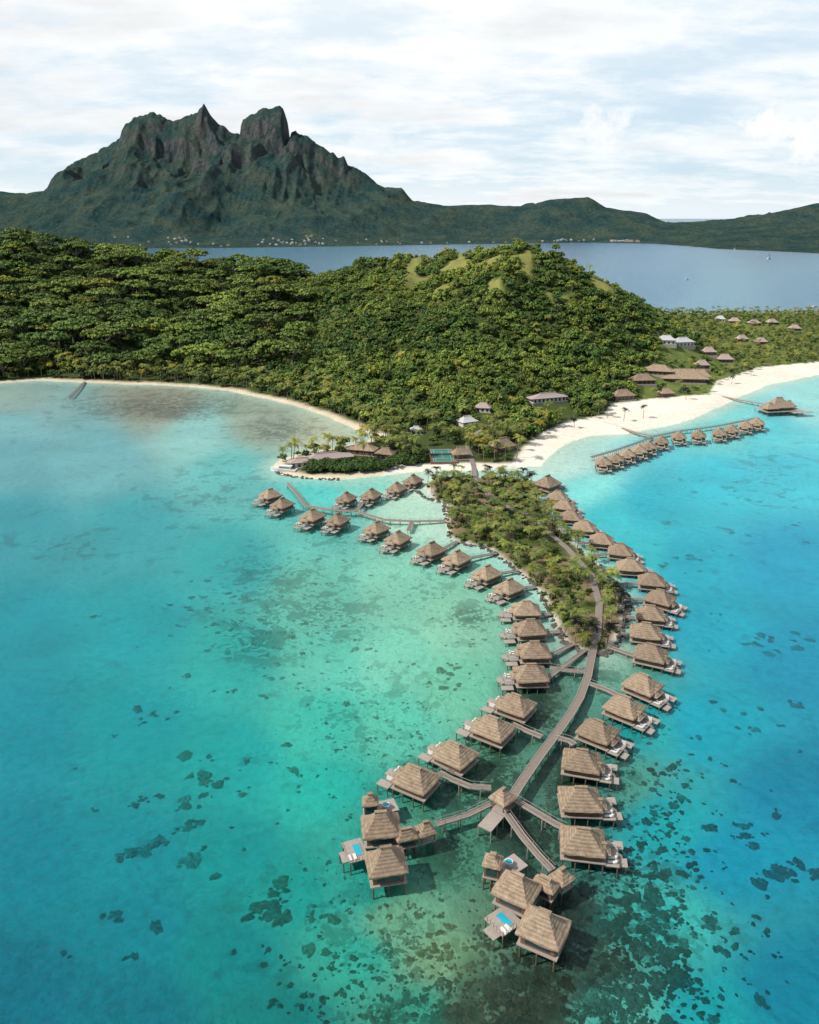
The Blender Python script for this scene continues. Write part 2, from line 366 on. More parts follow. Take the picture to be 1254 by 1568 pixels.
sp=np.where(s>0,np.abs(s)**1.35,0)*(1-.15*sst(330,520,Hs)*(1-sst(.84,.885,s+nn_)))*(1-.06*sst(300,480,Hs)*(1-sst(.66,.70,s-nn_)))
h=Hs*sp*(1-back)**1.5
rn=ridged(XM/430,YM/1000,5,3)-.62
env=np.clip(s*1.3,0,1)*(1-np.exp(-((YM-YR)/170)**2))
h=h+rn*env*np.clip(Hs,60,520)*.74
wd=np.where(YM<YR,80+70*fbm(XM/70,YM/200,3,44),170)
det=(Hl-Hs)*np.exp(-np.abs((YM-YR)/wd)**5)
h=h+det
h=h+(fbm(XM/60,YM/60,4,8)-.5)*34*np.clip(s*4,0,1)*(.3+.7*(1-np.exp(-((YM-YR)/120)**2)))
spur=[AY(312,168,5050),AY(335,215,4900),AY(305,285,4650),AY(250,325,4400)]
for a,b_ in zip(spur[:-1],spur[1:]):
    ex,ey=b_[0]-a[0],b_[1]-a[1]; t=np.clip(((XM-a[0])*ex+(YM-a[1])*ey)/(ex*ex+ey*ey),0,1)
    dd=np.hypot(XM-a[0]-t*ex,YM-a[1]-t*ey)+70*(fbm(XM/60,YM/60,3,55)-.5); zz=a[2]+(b_[2]-a[2])*t
    h=np.maximum(h,(zz-25)*np.clip(1-np.maximum(dd,0)/400,0,1)**1.0)
h=np.where(s<=0,-6,h+2)
h=np.maximum(h,np.where(s>0.02,3,-6))
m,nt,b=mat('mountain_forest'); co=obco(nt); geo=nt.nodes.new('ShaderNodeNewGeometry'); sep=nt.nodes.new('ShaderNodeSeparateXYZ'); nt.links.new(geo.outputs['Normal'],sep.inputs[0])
sp2=nt.nodes.new('ShaderNodeSeparateXYZ'); nt.links.new(co,sp2.inputs[0])
f=noise(nt,co,.007,8,.62); f2=noise(nt,co,.05,7,.75)
mp=nt.nodes.new('ShaderNodeMapping'); mp.inputs['Scale'].default_value=(1,1,.12); nt.links.new(co,mp.inputs['Vector'])
f3=noise(nt,mp.outputs[0],.05,5,.65)
c=mixc(nt,mrange(nt,f,.38,.64,0,1),(.026,.062,.036),(.100,.118,.050))
c=scalec(nt,c,mrange(nt,f2,.3,.7,.42,1.55))
rk=math_(nt,'MULTIPLY',mrange(nt,sep.outputs['Z'],.76,.48,0,1),mrange(nt,sp2.outputs['Z'],200,360,0,1))
rk=math_(nt,'MULTIPLY',rk,mrange(nt,f3,.42,.54,.1,1))
rc=mixc(nt,mrange(nt,f3,.35,.65,0,1),(.10,.085,.08),(.24,.18,.145))
c=mixc(nt,math_(nt,'MULTIPLY',rk,.85),c,rc)
c=mixc(nt,.30,c,(.055,.125,.175))  # blue aerial haze painted into the surface colour, evenly over the range
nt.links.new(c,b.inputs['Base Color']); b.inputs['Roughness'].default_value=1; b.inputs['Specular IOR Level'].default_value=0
bump(nt,b,math_(nt,'ADD',f2,f),1,34)
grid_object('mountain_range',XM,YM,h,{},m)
# distant village
vb=MB()
def mh(x,y):
    i=np.argmin(np.abs(yy-y)); j=np.argmin(np.abs(xs-x)); return float(h[i,j])
def coasty(x):
    y=4000
    for _ in range(6): y=float(np.interp(x*YR/y,cx_,cy_))
    return y
cl=[random.gauss(450,35) for _ in range(30)]+[random.gauss(262,14) for _ in range(10)]+[random.gauss(1160,32) for _ in range(34)]+[random.uniform(150,1254) for _ in range(50)]+[random.gauss(860,30) for _ in range(8)]
for u in cl:
    y=coasty((u-627)/F*4000*1.02); x=(u-627)/F*(y*cP+CAMH*sP); y=coasty(x)+random.uniform(25,200 if u<640 else 60); z=mh(x,y)+1
    if z<2: z=3
    a=random.uniform(3,7); hh_=random.uniform(2.5,4); mm=random.choice([0,1,1,2,2])
    vb.box(x-a,x+a,y-a*.6,y+a*.6,z-6,z+hh_,0)
    vb.hip(x,y,z+hh_+.2,a*2.3,a*1.5,a*.4,a*.8,0,mm,nseg=1,jit=0)
M_roofred=simple('red_roof',(.24,.10,.07)); M_roofgrey=simple('grey_roof',(.46,.45,.44),.15)
M_dist=simple('painted_wall',(.40,.40,.38),.1)
link('distant_village',vb.mesh('distant_village',[M_dist,M_roofgrey,M_roofred]))
# ------------------------------------------------------------------ foliage prototypes
def leafmesh(name,clumps,leaves,ls,R,flat,H,seed,mats,trunk=True,core=True):
    rd=random.Random(seed); mb=MB(); lv=[]
    cl=[]
    for i in range(clumps):
        a=rd.uniform(0,6.283); e=math.asin(rd.uniform(-.15,1)); rr=rd.uniform(.62,1.0)
        if flat: 
            q=R*math.sqrt(rd.uniform(.02,1)); cl.append((q*math.cos(a),q*math.sin(a),H*(.80+.2*(1-(q/R)**2))+rd.uniform(-.06,.05)*H,rd.uniform(.15,.25)*R,rd.random()))
        else: cl.append((R*rr*math.cos(e)*math.cos(a),R*rr*math.cos(e)*math.sin(a),H*.52+R*.72*rr*math.sin(e),rd.uniform(.26,.42)*R,rd.random()))
    for (x,y,z,r,l0) in cl:
        for k in range(leaves):
            a=rd.uniform(0,6.283); e=math.asin(rd.uniform(-.35,1)); vv=Vector((math.cos(e)*math.cos(a),math.cos(e)*math.sin(a),math.sin(e)*(.42 if flat else .85)))
            p=Vector((x,y,z))+vv*r*rd.uniform(.8,1.08)
            n=(vv+Vector((rd.uniform(-.6,.6),rd.uniform(-.6,.6),rd.uniform(-.1,.9)))).normalized()
            t=n.cross(Vector((rd.random(),rd.random(),.3))).normalized(); bt=n.cross(t); s_=ls*rd.uniform(.6,1.3)
            mb.add([p+t*s_,p+bt*s_*.7,p-t*s_*.9,p-bt*s_*.7],[(0,1,2,3)],0); lv+= [min(1,max(0,l0*.6+.4*rd.random()))]*4
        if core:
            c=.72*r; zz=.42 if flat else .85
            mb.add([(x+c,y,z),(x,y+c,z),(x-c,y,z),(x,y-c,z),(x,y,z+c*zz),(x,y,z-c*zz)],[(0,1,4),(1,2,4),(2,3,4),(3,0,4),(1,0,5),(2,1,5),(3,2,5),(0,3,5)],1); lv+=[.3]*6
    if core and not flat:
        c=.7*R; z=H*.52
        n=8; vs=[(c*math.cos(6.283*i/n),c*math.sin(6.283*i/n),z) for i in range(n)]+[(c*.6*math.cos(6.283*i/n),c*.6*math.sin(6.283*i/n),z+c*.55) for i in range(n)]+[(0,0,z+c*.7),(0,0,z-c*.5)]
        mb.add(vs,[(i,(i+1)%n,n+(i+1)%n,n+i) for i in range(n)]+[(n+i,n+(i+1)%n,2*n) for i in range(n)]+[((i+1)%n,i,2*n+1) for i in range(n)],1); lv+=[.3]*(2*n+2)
    if trunk:
        o=len(mb.v); mb.cyl(0,0,-1.5,H*.5,R*.07,R*.04,6,2)
        for k in range(5):
            a=6.283*k/5+rd.random(); mb.cyl(0,0,H*.38,H*.78,R*.035,R*.015,5,2,dx=R*.5*math.cos(a),dy=R*.5*math.sin(a))
        lv+=[.3]*(len(mb.v)-o)
    me=mb.mesh(name,mats); at=me.attributes.new('lv','FLOAT','POINT'); at.data.foreach_set('value',lv)
    return me
def palmmesh(name,seed,H=8.5,nf=18,L=3.9):
    rd=random.Random(seed); mb=MB(); lv=[]
    lx,ly=rd.uniform(-1.3,1.3),rd.uniform(-1.3,1.3); ns=6
    def tp(t): return (lx*t*t,ly*t*t,-.6+(H+.6)*t)
    for i in range(ns):
        a,b_=tp(i/ns),tp((i+1)/ns); mb.cyl(a[0],a[1],a[2],b_[2],.22*(1-i/ns*.5),.22*(1-(i+1)/ns*.5),6,2,dx=b_[0]-a[0],dy=b_[1]-a[1])
    lv+=[.3]*len(mb.v)
    top=Vector(tp(1))
    for k in range(nf):
        a=6.283*k/nf*2.4+rd.uniform(-.2,.2); el=rd.uniform(-.15,1.15); l0=rd.random()
        d=Vector((math.cos(a),math.sin(a),0)); side=Vector((-math.sin(a),math.cos(a),0)); l=L*rd.uniform(.85,1.1)
        pts=[]
        p=top.copy(); e=el; n=6
        for j in range(n+1):
            pts.append(p.copy()); p=p+(d*math.cos(e)+Vector((0,0,1))*math.sin(e))*l/n; e-=.34
        for j in range(n):
            w0=.68*math.sin(math.pi*(.12+.88*j/n)**.8)+.1; w1=.68*math.sin(math.pi*min(1,(.12+.88*(j+1)/n))**.8)+.02
            for sg in (1,-1):
                q0,q1=pts[j],pts[j+1]; mid=q0.lerp(q1,.58)
                dr=Vector((0,0,-.38))
                tip0=q0+side*sg*w0+dr*w0+d*.25; tip1=mid+side*sg*(w0+w1)/2+dr*w1+d*.25
                vs=[q0,mid,tip1,tip0]; mb.add(vs,[(0,1,2,3)],0); lv+=[l0*.7+.1]*2+[l0*.7+.35]*2
    me=mb.mesh(name,[M_leafP,M_core,M_trunk]); at=me.attributes.new('lv','FLOAT','POINT'); at.data.foreach_set('value',lv); return me
def protos(cname,meshes):
    c=bpy.data.collections.new(cname)
    for i,me in enumerate(meshes):
        c.objects.link(bpy.data.objects.new(me.name,me))
    return c
LM=[M_leafA,M_core,M_trunk]
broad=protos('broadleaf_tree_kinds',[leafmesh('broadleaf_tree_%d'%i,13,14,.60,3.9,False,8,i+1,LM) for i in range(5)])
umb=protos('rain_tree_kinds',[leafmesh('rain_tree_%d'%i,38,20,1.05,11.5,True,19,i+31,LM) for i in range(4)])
palmM=[palmmesh('coconut_palm_kind_%d'%i,i+50,H=[8,9.5,7][i]) for i in range(3)]
palms=protos('coconut_palm_kinds',palmM)
bush=protos('shrub_kinds',[leafmesh('shrub_%d'%i,7,12,.33,1.3,False,1.6,i+70,LM,trunk=False) for i in range(2)])
def lump(name,seed,mt,flat=.6,amp=.6,lob=.0):
    import bmesh
    bm=bmesh.new(); bmesh.ops.create_icosphere(bm,subdivisions=4,radius=1)
    rd=random.Random(seed); o=rd.random()*50
    P_=np.array([v.co[:] for v in bm.verts])
    k=1-amp*.5+amp*(fbm(P_[:,0]*2.4+o,P_[:,1]*2.4+P_[:,2]*1.3+o,4,seed,.65)-.05)
    ang=np.arctan2(P_[:,1],P_[:,0]); k*=1+lob*np.sin(ang*2+o)+lob*.6*np.sin(ang*5+o*2)
    for v,kk2 in zip(bm.verts,k): c=v.co.copy(); v.co=Vector((c.x*kk2,c.y*kk2,c.z*kk2*flat))
    me=bpy.data.meshes.new(name); bm.to_mesh(me); bm.free(); me.materials.append(mt); return me
m,nt,b=mat('coral'); at=nt.nodes.new('ShaderNodeAttribute'); at.attribute_type='INSTANCER'; at.attribute_name='tint'
co=obco(nt); f=noise(nt,co,3.0,6,.75); c=scalec(nt,at.outputs['Color'],mrange(nt,f,.3,.7,.5,1.8)); nt.links.new(c,b.inputs['Base Color']); b.inputs['Roughness'].default_value=1; b.inputs['Specular IOR Level'].default_value=0
bump(nt,b,f,1,.3)
M_coral=m
corals=protos('coral_kinds',[lump('coral_head_kind_%d'%i,i+3,M_coral,.3,.85,.1) for i in range(6)])
rocks=protos('rock_kinds',[lump('rock_kind_%d'%i,i+13,M_rock,.7) for i in range(3)])
def scatter(name,pts,idx,rot,scl,tint,coll):
    n=len(pts)
    me=bpy.data.meshes.new(name); me.vertices.add(n); me.vertices.foreach_set('co',np.asarray(pts,np.float32).ravel())
    a=me.attributes.new('idx','INT','POINT'); a.data.foreach_set('value',np.asarray(idx,np.int32))
    a=me.attributes.new('rot','FLOAT_VECTOR','POINT'); a.data.foreach_set('vector',np.asarray(rot,np.float32).ravel())
    a=me.attributes.new('scl','FLOAT_VECTOR','POINT'); a.data.foreach_set('vector',np.asarray(scl,np.float32).ravel())
    a=me.attributes.new('tint','FLOAT_VECTOR','POINT'); a.data.foreach_set('vector',np.asarray(tint,np.float32).ravel())
    me.update(); o=link(name,me)
    g=bpy.data.node_groups.new(name,'GeometryNodeTree'); g.interface.new_socket('Geometry',in_out='INPUT',socket_type='NodeSocketGeometry'); g.interface.new_socket('Geometry',in_out='OUTPUT',socket_type='NodeSocketGeometry')
    gi=g.nodes.new('NodeGroupInput'); go=g.nodes.new('NodeGroupOutput'); ip=g.nodes.new('GeometryNodeInstanceOnPoints'); ci=g.nodes.new('GeometryNodeCollectionInfo')
    ci.inputs['Collection'].default_value=coll; ci.inputs['Separate Children'].default_value=True; ci.inputs['Reset Children'].default_value=True
    ip.inputs['Pick Instance'].default_value=True
    def na(nm,t):
        q=g.nodes.new('GeometryNodeInputNamedAttribute'); q.data_type=t; q.inputs['Name'].default_value=nm; return q.outputs['Attribute']
    g.links.new(gi.outputs[0],ip.inputs['Points']); g.links.new(ci.outputs[0],ip.inputs['Instance'])
    g.links.new(na('idx','INT'),ip.inputs['Instance Index']); g.links.new(na('rot','FLOAT_VECTOR'),ip.inputs['Rotation']); g.links.new(na('scl','FLOAT_VECTOR'),ip.inputs['Scale'])
    g.links.new(ip.outputs[0],go.inputs[0])
    md=o.modifiers.new('scatter','NODES'); md.node_group=g
    return o
def rots(n,tilt=.08): return np.stack([rng.uniform(-tilt,tilt,n),rng.uniform(-tilt,tilt,n),rng.uniform(0,6.28,n)],-1)
# ------------------------------------------------------------------ land buildings first (to keep clearings)
M_shingle=simple('shingle_roof',(.36,.28,.24),.2,2); M_terra=simple('pink_roof',(.36,.28,.26),.15,2)
M_cream=simple('cream_wall',(.55,.50,.42),.1,2)
clear=[]
def house(name,u,v,w,d,rot,mroof,mwall,rh=2.6,wh=2.8,rl=None,wing=False):
    x,y,z=GT(u,v,wh+rh*.4); clear.append((x,y,w,d))
    e=empty(name,(x,y,z),rot)
    mb=MB(); mb.hip(0,0,wh,w*1.16,d*1.2,rh,rl if rl else w*.45,0,0,jit=.03)
    if wing: mb.hip(w*.45,d*.55,wh-.2,w*.55,d*.8,rh*.8,w*.2,.0,0,jit=.03)
    link('roof',mb.mesh('house_roof',[mroof]),parent=e)
    wb=MB(); wb.box(-w/2,w/2,-d/2,d/2,-4,wh-.1,0)
    if wing: wb.box(w*.25,w*.66,d*.5+.01,d*.85,-4,wh-.3,0)
    link('walls',wb.mesh('house_walls',[mwall]),parent=e)
    gb=MB(); nn=max(2,int(w/3))
    for i in range(nn):
        xx=-w/2+w*(i+.5)/nn
        for sd in (-1,1): gb.box(xx-.7,xx+.7,sd*(d/2+.02)-.03,sd*(d/2+.02)+.03,.3,2.2,0)
    link('windows_and_doors',gb.mesh('house_windows',[M_glass]),parent=e)
    pb=MB(); pb.box(-w/2-1,w/2+1,-d/2-1.2,-d/2-.05,-3,.1,0); link('veranda',pb.mesh('veranda',[M_deck]),parent=e)
for a in [(1000,499,16,9),(1026,496,15,9),(1020,517,14,9),(1045,520,17,9),(1063,511,12,8),(1103,486,11,8)]:
    house('villa_house',*a,random.uniform(-.4,.4),M_roofgrey,M_cream,3.2,3.4)
for a in [(1125,489,12,9),(1155,492,12,9),(1182,491,12,9),(1110,546,12,9),(1136,516,11,8),(1217,500,11,8),(1085,535,11,8),(1165,520,11,8),(1075,555,10,7)]:
    house('hillside_bungalow',*a,random.uniform(-.4,.4),M_shingle,M_wall,3.6,3.2)
house('thatched_restaurant',1048,572,30,15,-.1,M_thatch,M_wall,6,3.2,14,True)
house('thatched_lodge',1008,563,20,10,-.3,M_thatch,M_wall,4,3)
house('thatched_lodge',984,577,16,9,.1,M_thatch,M_wall,4,3)
house('thatched_lodge',953,601,15,8,.3,M_thatch,M_wall,3.5,3)
house('beach_pavilion',1020,598,9,7,.2,M_thatch,M_wall,3,2.6)
house('long_pavilion',838,605,24,7,.35,M_terra,M_cream,2.6,2.8)
house('thatched_lodge',770,677,11,8,.6,M_thatch,M_wall,4,3)
house('thatched_lodge',705,690,8,6,.2,M_thatch,M_wall,3,2.6)
house('villa_house',715,641,10,8,.5,M_roofgrey,M_cream)
house('villa_house',740,620,9,7,-.2,M_shingle,M_cream)
house('utility_house',637,655,6,5,0,M_roofgrey,M_cream,1.5)
house('boat_house',500,697,24,7,.35,M_terra,M_cream,2.2,2.8)
house('boat_house',462,704,12,5,.2,M_shingle,M_cream,1.8,2.6)
house('staff_house',555,683,14,7,-.3,M_thatch,M_wall,3)
house('staff_house',590,690,9,6,-.3,M_thatch,M_wall,2.6)
# tennis court
x,y,z=GT(677,698,0); clear.append((x,y,17,22))
e=empty('tennis_court',(x,y,z+.35),.05)
tb=MB(); tb.box(-7,7,-12.5,12.5,-2,0,0); link('court_base',tb.mesh('court_base',[simple('red_court',(.20,.10,.08),.1)]),parent=e)
tb=MB(); tb.box(-5.5,5.5,-11.6,11.6,.004,.02,0); link('court_surface',tb.mesh('court_surface',[simple('green_court',(.035,.17,.14),.1)]),parent=e)
tb=MB()
for xx in (-5.3,-4.1,4.1,5.3): tb.box(xx-.05,xx+.05,-11.4,11.4,.024,.03)
for yy_ in (-11.4,-6.4,6.4,11.4): tb.box(-5.35,5.35,yy_-.05,yy_+.05,.034,.04)
tb.box(-.05,.05,-6.3,6.3,.024,.03); link('court_lines',tb.mesh('court_lines',[M_white]),parent=e)
tb=MB(); tb.box(-5.9,5.9,-.04,.04,.1,1.0)
for xx in (-6,6): tb.cyl(xx,0,0,1.1,.08)
link('net',tb.mesh('net',[M_post]),parent=e)
tb=MB()
for i in range(9):
    for sx_ in (-7,7): tb.cyl(sx_,-12.5+i*3.1,-.2,3,.06)
for zz in (1.2,2.95):
    for sx_ in (-7,7): tb.box(sx_-.04,sx_+.04,-12.5,12.5,zz,zz+.06)
    for sy in (-12.5,12.5): tb.box(-7,7,sy-.04,sy+.04,zz+.07,zz+.13)
link('fence',tb.mesh('court_fence',[M_post]),parent=e)
# ------------------------------------------------------------------ forests
def clearmask(x,y,front=34,pad=1.5):
    k=np.ones(len(x),bool)
    for (cx,cy,w,d) in clear:
        k&=~((np.abs(x-cx)<w*.6+pad)&(y-cy>-d*.6-front*(1 if cy>430 else .35)*(1.5 if cy>820 else 1))&(y-cy<d*.7+pad))
    return k
def jgrid(x0,x1,y0,y1,s):
    a,b=np.meshgrid(np.arange(x0,x1,s),np.arange(y0,y1,s)); a=a.ravel()+rng.uniform(-.45,.45,a.size)*s; b=b.ravel()+rng.uniform(-.45,.45,b.size)*s
    return a,b
x,y=jgrid(-820,900,430,1120,4.7)
z,d1,d2=height(x,y); bc=sdf(beach_c,x,y)
base=(d1>5+rng.uniform(0,4,len(x)))&(bc<-2)&clearmask(x,y)&(np.abs(x)<y*.72+60)
flatR=(x>AY(990,500,800)[0]*y/800)&(z<14)
leftw=x<-.15*y+40*(fbm(x/60,y/60,2,3)-.5)
pen=(y<470)&(x<60)
hill=base&~flatR&~leftw&~pen&~(meadow(x,y,z)*rng.uniform(.7,1,len(x))>.45)
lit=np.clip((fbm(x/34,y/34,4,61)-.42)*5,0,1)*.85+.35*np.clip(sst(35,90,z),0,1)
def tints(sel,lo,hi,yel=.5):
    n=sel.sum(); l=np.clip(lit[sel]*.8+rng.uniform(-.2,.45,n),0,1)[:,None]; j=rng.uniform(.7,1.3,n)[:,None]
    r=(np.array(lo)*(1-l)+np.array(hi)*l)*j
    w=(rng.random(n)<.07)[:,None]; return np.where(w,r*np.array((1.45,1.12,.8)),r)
pm=rng.random(len(x))<.05
sel=hill&(rng.random(len(x))<.93)&~pm
s_=(.42+.75*rng.random(sel.sum())**1.6)*(1+.25*(d1[sel]<40))
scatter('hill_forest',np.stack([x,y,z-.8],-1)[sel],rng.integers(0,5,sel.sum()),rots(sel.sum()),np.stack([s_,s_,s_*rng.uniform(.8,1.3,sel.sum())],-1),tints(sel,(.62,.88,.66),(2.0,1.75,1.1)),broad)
sel=hill&pm; s_=rng.uniform(.8,1.15,sel.sum())
scatter('hill_palms',np.stack([x,y,z],-1)[sel],rng.integers(0,3,sel.sum()),rots(sel.sum()),np.stack([s_,s_,s_],-1),tints(sel,(.8,.9,.8),(1.3,1.2,.9)),palms)
under_=base&leftw&(rng.random(len(x))<.36)
s_=rng.uniform(.7,1.25,under_.sum())
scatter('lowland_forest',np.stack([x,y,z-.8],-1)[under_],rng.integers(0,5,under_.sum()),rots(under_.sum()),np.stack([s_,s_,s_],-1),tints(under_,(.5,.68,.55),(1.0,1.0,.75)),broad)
x2,y2=jgrid(-820,-40,640,1090,17); z2,e1,e2=height(x2,y2)
k=(e1>16)&(x2<-.13*y2)&(np.abs(x2)<y2*.72+60); k&=(rng.random(len(x2))<.86)
lit=np.clip((fbm(x2/60,y2/60,3,71)-.38)*3.5,0,1)
n=k.sum(); s_=rng.uniform(.6,1.4,n)
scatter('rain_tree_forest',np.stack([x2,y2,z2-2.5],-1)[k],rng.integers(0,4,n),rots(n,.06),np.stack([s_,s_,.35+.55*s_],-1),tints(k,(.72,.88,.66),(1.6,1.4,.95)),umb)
x3,y3=jgrid(-620,700,400,1120,6.2); z3,e1,e2=height(x3,y3); bc3=sdf(beach_c,x3,y3)
fl=(x3>AY(990,500,800)[0]*y3/800)&(z3<14)
lit=np.clip((fbm(x3/50,y3/50,3,81)-.35)*3,0,1)
shore=((e1>5)&(e1<38)&(y3<760)&(rng.random(len(x3))<.7))|((y3<480)&(e1>3)&(rng.random(len(x3))<.5))
k=(e1>3)&(bc3<1.5)&(shore|(fl&(rng.random(len(x3))<.38)))&clearmask(x3,y3,24)&(np.abs(x3)<y3*.72+60)
n=k.sum(); s_=rng.uniform(.75,1.25,n)*np.where(fl[k],.8,1)
scatter('coastal_palm_grove',np.stack([x3,y3,z3],-1)[k],rng.integers(0,3,n),rots(n,.1),np.stack([s_,s_,s_],-1),tints(k,(.7,.8,.7),(1.35,1.2,.9)),palms)
k=(e1>3)&(bc3<-1)&((fl&(rng.random(len(x3))<.5))|((y3<480)&(x3<60)&(rng.random(len(x3))<.4)))&clearmask(x3,y3,20)&(np.abs(x3)<y3*.72+60)
n=k.sum(); s_=rng.uniform(.35,.9,n)*np.where(fl[k],.8,1)
scatter('shore_thicket',np.stack([x3,y3,z3-.5],-1)[k],rng.integers(0,5,n),rots(n),np.stack([s_,s_,s_],-1),tints(k,(.6,.78,.62),(1.4,1.3,.9)),broad)
hx=[];
for a,b_ in zip([G(468,722),G(540,722),G(600,716)],[G(540,722),G(600,716),G(650,706)]):
    for i in range(60):
        t=random.random(); hx.append((a[0]+(b_[0]-a[0])*t+random.uniform(-2,2),a[1]+(b_[1]-a[1])*t+random.uniform(-7,7)))
hx=np.array(hx); z_,_,_=height(hx[:,0],hx[:,1]); n=len(hx); s_=rng.uniform(.4,.65,n)
scatter('peninsula_hedge',np.stack([hx[:,0],hx[:,1],z_-.4],-1),rng.integers(0,5,n),rots(n),np.stack([s_,s_,s_],-1),np.tile((.55,.7,.55),(n,1)),broad)
# islet plantation
ix=[p[0] for p in isl_c]; iy=[p[1] for p in isl_c]
path=[G(*p) for p in [(725,716),(728,745),(760,775),(810,795),(870,845),(905,885),(917,930),(915,975),(905,1010)]]
def dpath(x,y):
    d=np.full(x.shape,1e9)
    for a,b_ in zip(path[:-1],path[1:]):
        ex,ey=b_[0]-a[0],b_[1]-a[1]; t=np.clip(((x-a[0])*ex+(y-a[1])*ey)/(ex*ex+ey*ey),0,1); d=np.minimum(d,np.hypot(x-a[0]-t*ex,y-a[1]-t*ey))
    return d
x4,y4=jgrid(min(ix),max(ix),min(iy),max(iy),3.9); z4,_,e4=height(x4,y4); lit=.8*rng.random(len(x4))
gap=fbm(x4/11,y4/11,3,91)
k=(e4>1.6)&(dpath(x4,y4)>1.8)&(gap<.64)&(rng.random(len(x4))<.93); n=k.sum(); s_=rng.uniform(.5,.85,n)
scatter('islet_palm_grove',np.stack([x4,y4,z4],-1)[k],rng.integers(0,3,n),rots(n,.1),np.stack([s_*1.05,s_*1.05,s_*.85],-1),tints(k,(.45,.6,.6),(1.25,1.2,.95)),palms)
x5,y5=jgrid(min(ix),max(ix),min(iy),max(iy),2.3); z5,_,e5=height(x5,y5); lit=.8*fbm(x5/12,y5/12,3,5)
k=(e5>.6)&(dpath(x5,y5)>1.6)&(rng.random(len(x5))<.45); n=k.sum(); s_=rng.uniform(.4,1.15,n)
scatter('islet_shrubs',np.stack([x5,y5,z5-.3],-1)[k],rng.integers(0,2,n),rots(n),np.stack([s_,s_,s_],-1),tints(k,(.38,.52,.4),(1.05,.95,.62)),bush)
for (u,v) in [(655,745),(668,740),(690,748),(745,738),(800,742),(812,748),(940,925),(950,940),(955,960),(930,985),(905,990),(880,985),(600,700),(640,700),(730,700),(760,700),(930,640),(955,645),(985,640),(1010,610),(1050,612),(1080,600),(1120,588),(1150,575),(905,640),(880,655)]:
    x,y,z=GT(u,v,0); link('coconut_palm',palmM[random.randrange(3)],(x,y,z),None,random.uniform(0,6),(.8,)*3)
rp=[]
def rockline(pl,nn,wd):
    for a,b_ in zip(pl[:-1],pl[1:]):
        for i in range(nn):
            t=random.random(); rp.append((a[0]+(b_[0]-a[0])*t+random.uniform(-wd,wd),a[1]+(b_[1]-a[1])*t+random.uniform(-wd,wd)))
rockline(isl_c[9:23],26,.9); rockline([G(*p) for p in [(640,752),(650,762),(680,772),(683,790),(690,830)]],22,.8)
rockline([G(*p) for p in [(416,716),(430,727),(470,733),(520,735)]],20,.8)
rp=np.array(rp); z_,_,_=height(rp[:,0],rp[:,1]); n=len(rp); s_=rng.uniform(.3,.85,n)
scatter('shoreline_rocks',np.stack([rp[:,0],rp[:,1],np.maximum(z_,-.6)+.05],-1),rng.integers(0,3,n),rots(n,1),np.stack([s_,s_,s_],-1),np.ones((n,3)),rocks)
# coral heads
cp=[];cs=[];ct=[]
def colat(u,v):
    w=np.array([1.0/(((u-a)**2+((v-b_)*1.35)**2)/1600+.25)**2.2 for a,b_,c in C]); return (w[:,None]*np.array([lin(c) for a,b_,c in C])).sum(0)/w.sum()*KS
def heads(u,v,ru,rv,n,s0,s1,k=.38):
    us=[];
    for i in range(n):
        us.append((random.gauss(u,ru),random.gauss(v,rv)))
    us=[(a,b_) for a,b_ in us if 700<b_<1640]
    if not us: return
    W_=[G(a,b_,-2) for a,b_ in us]; zc,_,_=height(np.array([w[0] for w in W_]),np.array([w[1] for w in W_]))
    for (uu,vv),(x,y),zz in zip(us,W_,zc):
        if zz>-1.0: continue
        s=(s0+(s1-s0)*random.random()**2.0)*.95
        cc=colat(uu,vv)
        for j in range(random.choice([1,1,2,3,4])):
            ox,oy=(random.uniform(-1.7,1.7)*s,random.uniform(-1.4,1.4)*s) if j else (0,0); q=s*(random.uniform(.22,.65) if j else random.uniform(.7,1.0))
            cp.append((x+ox,y+oy,zz-.05*q)); cs.append((q*random.uniform(.85,1.4),q*random.uniform(.7,1.1),q*random.uniform(.5,.8))); ct.append(cc*k*random.uniform(.85,1.2)*np.array((1.1,.95,.9)))
heads(985,1390,40,95,230,.4,1.6,.22); heads(1080,1420,70,110,80,.3,1.6,.32); heads(940,1500,50,50,150,.3,1.3,.24); heads(1000,1540,60,40,80,.4,1.5,.24)
heads(1010,1220,45,70,70,.3,1.2,.34); heads(1120,1250,60,60,18,.5,2.0,.36); heads(1212,1335,22,9,26,.6,1.9,.34); heads(1180,985,30,8,11,1.0,2.4,.5); heads(1150,1100,40,20,12,.8,2.0,.45)
heads(310,1195,40,8,7,.9,2.2,.42); heads(300,1270,60,45,13,.7,2.3,.48); heads(250,1110,30,30,9,.7,2.3,.48); heads(410,1180,60,60,26,.4,1.6,.42); heads(415,1390,18,18,9,.7,2.3,.38); heads(400,960,60,25,60,.5,1.7,.5); heads(330,950,40,50,22,.8,2.0,.55)
heads(500,1000,60,60,70,.35,1.4,.45); heads(690,1030,10,12,9,.7,2.0,.42); heads(600,1350,60,60,50,.25,.9,.45); heads(560,1520,70,30,80,.25,1.0,.38); heads(700,980,30,50,22,.4,1.4,.45)
heads(640,1120,60,40,70,.25,.9,.45); heads(1030,900,60,60,20,.6,1.7,.5); heads(1150,770,70,50,34,1.0,2.6,.58); heads(900,1450,40,60,170,.25,1.0,.38); heads(800,1200,90,60,150,.25,1,.42); heads(800,1500,90,50,250,.25,1.1,.42); heads(700,1500,90,60,160,.25,1.0,.42); heads(480,1430,60,40,26,.4,1.5,.4)
heads(450,900,90,40,60,.35,1.3,.52); heads(560,1230,40,60,36,.25,.9,.42); heads(650,1450,120,90,150,.2,.7,.48); heads(900,1300,60,100,170,.25,.9,.4); heads(230,1300,60,80,10,.8,2.2,.5)
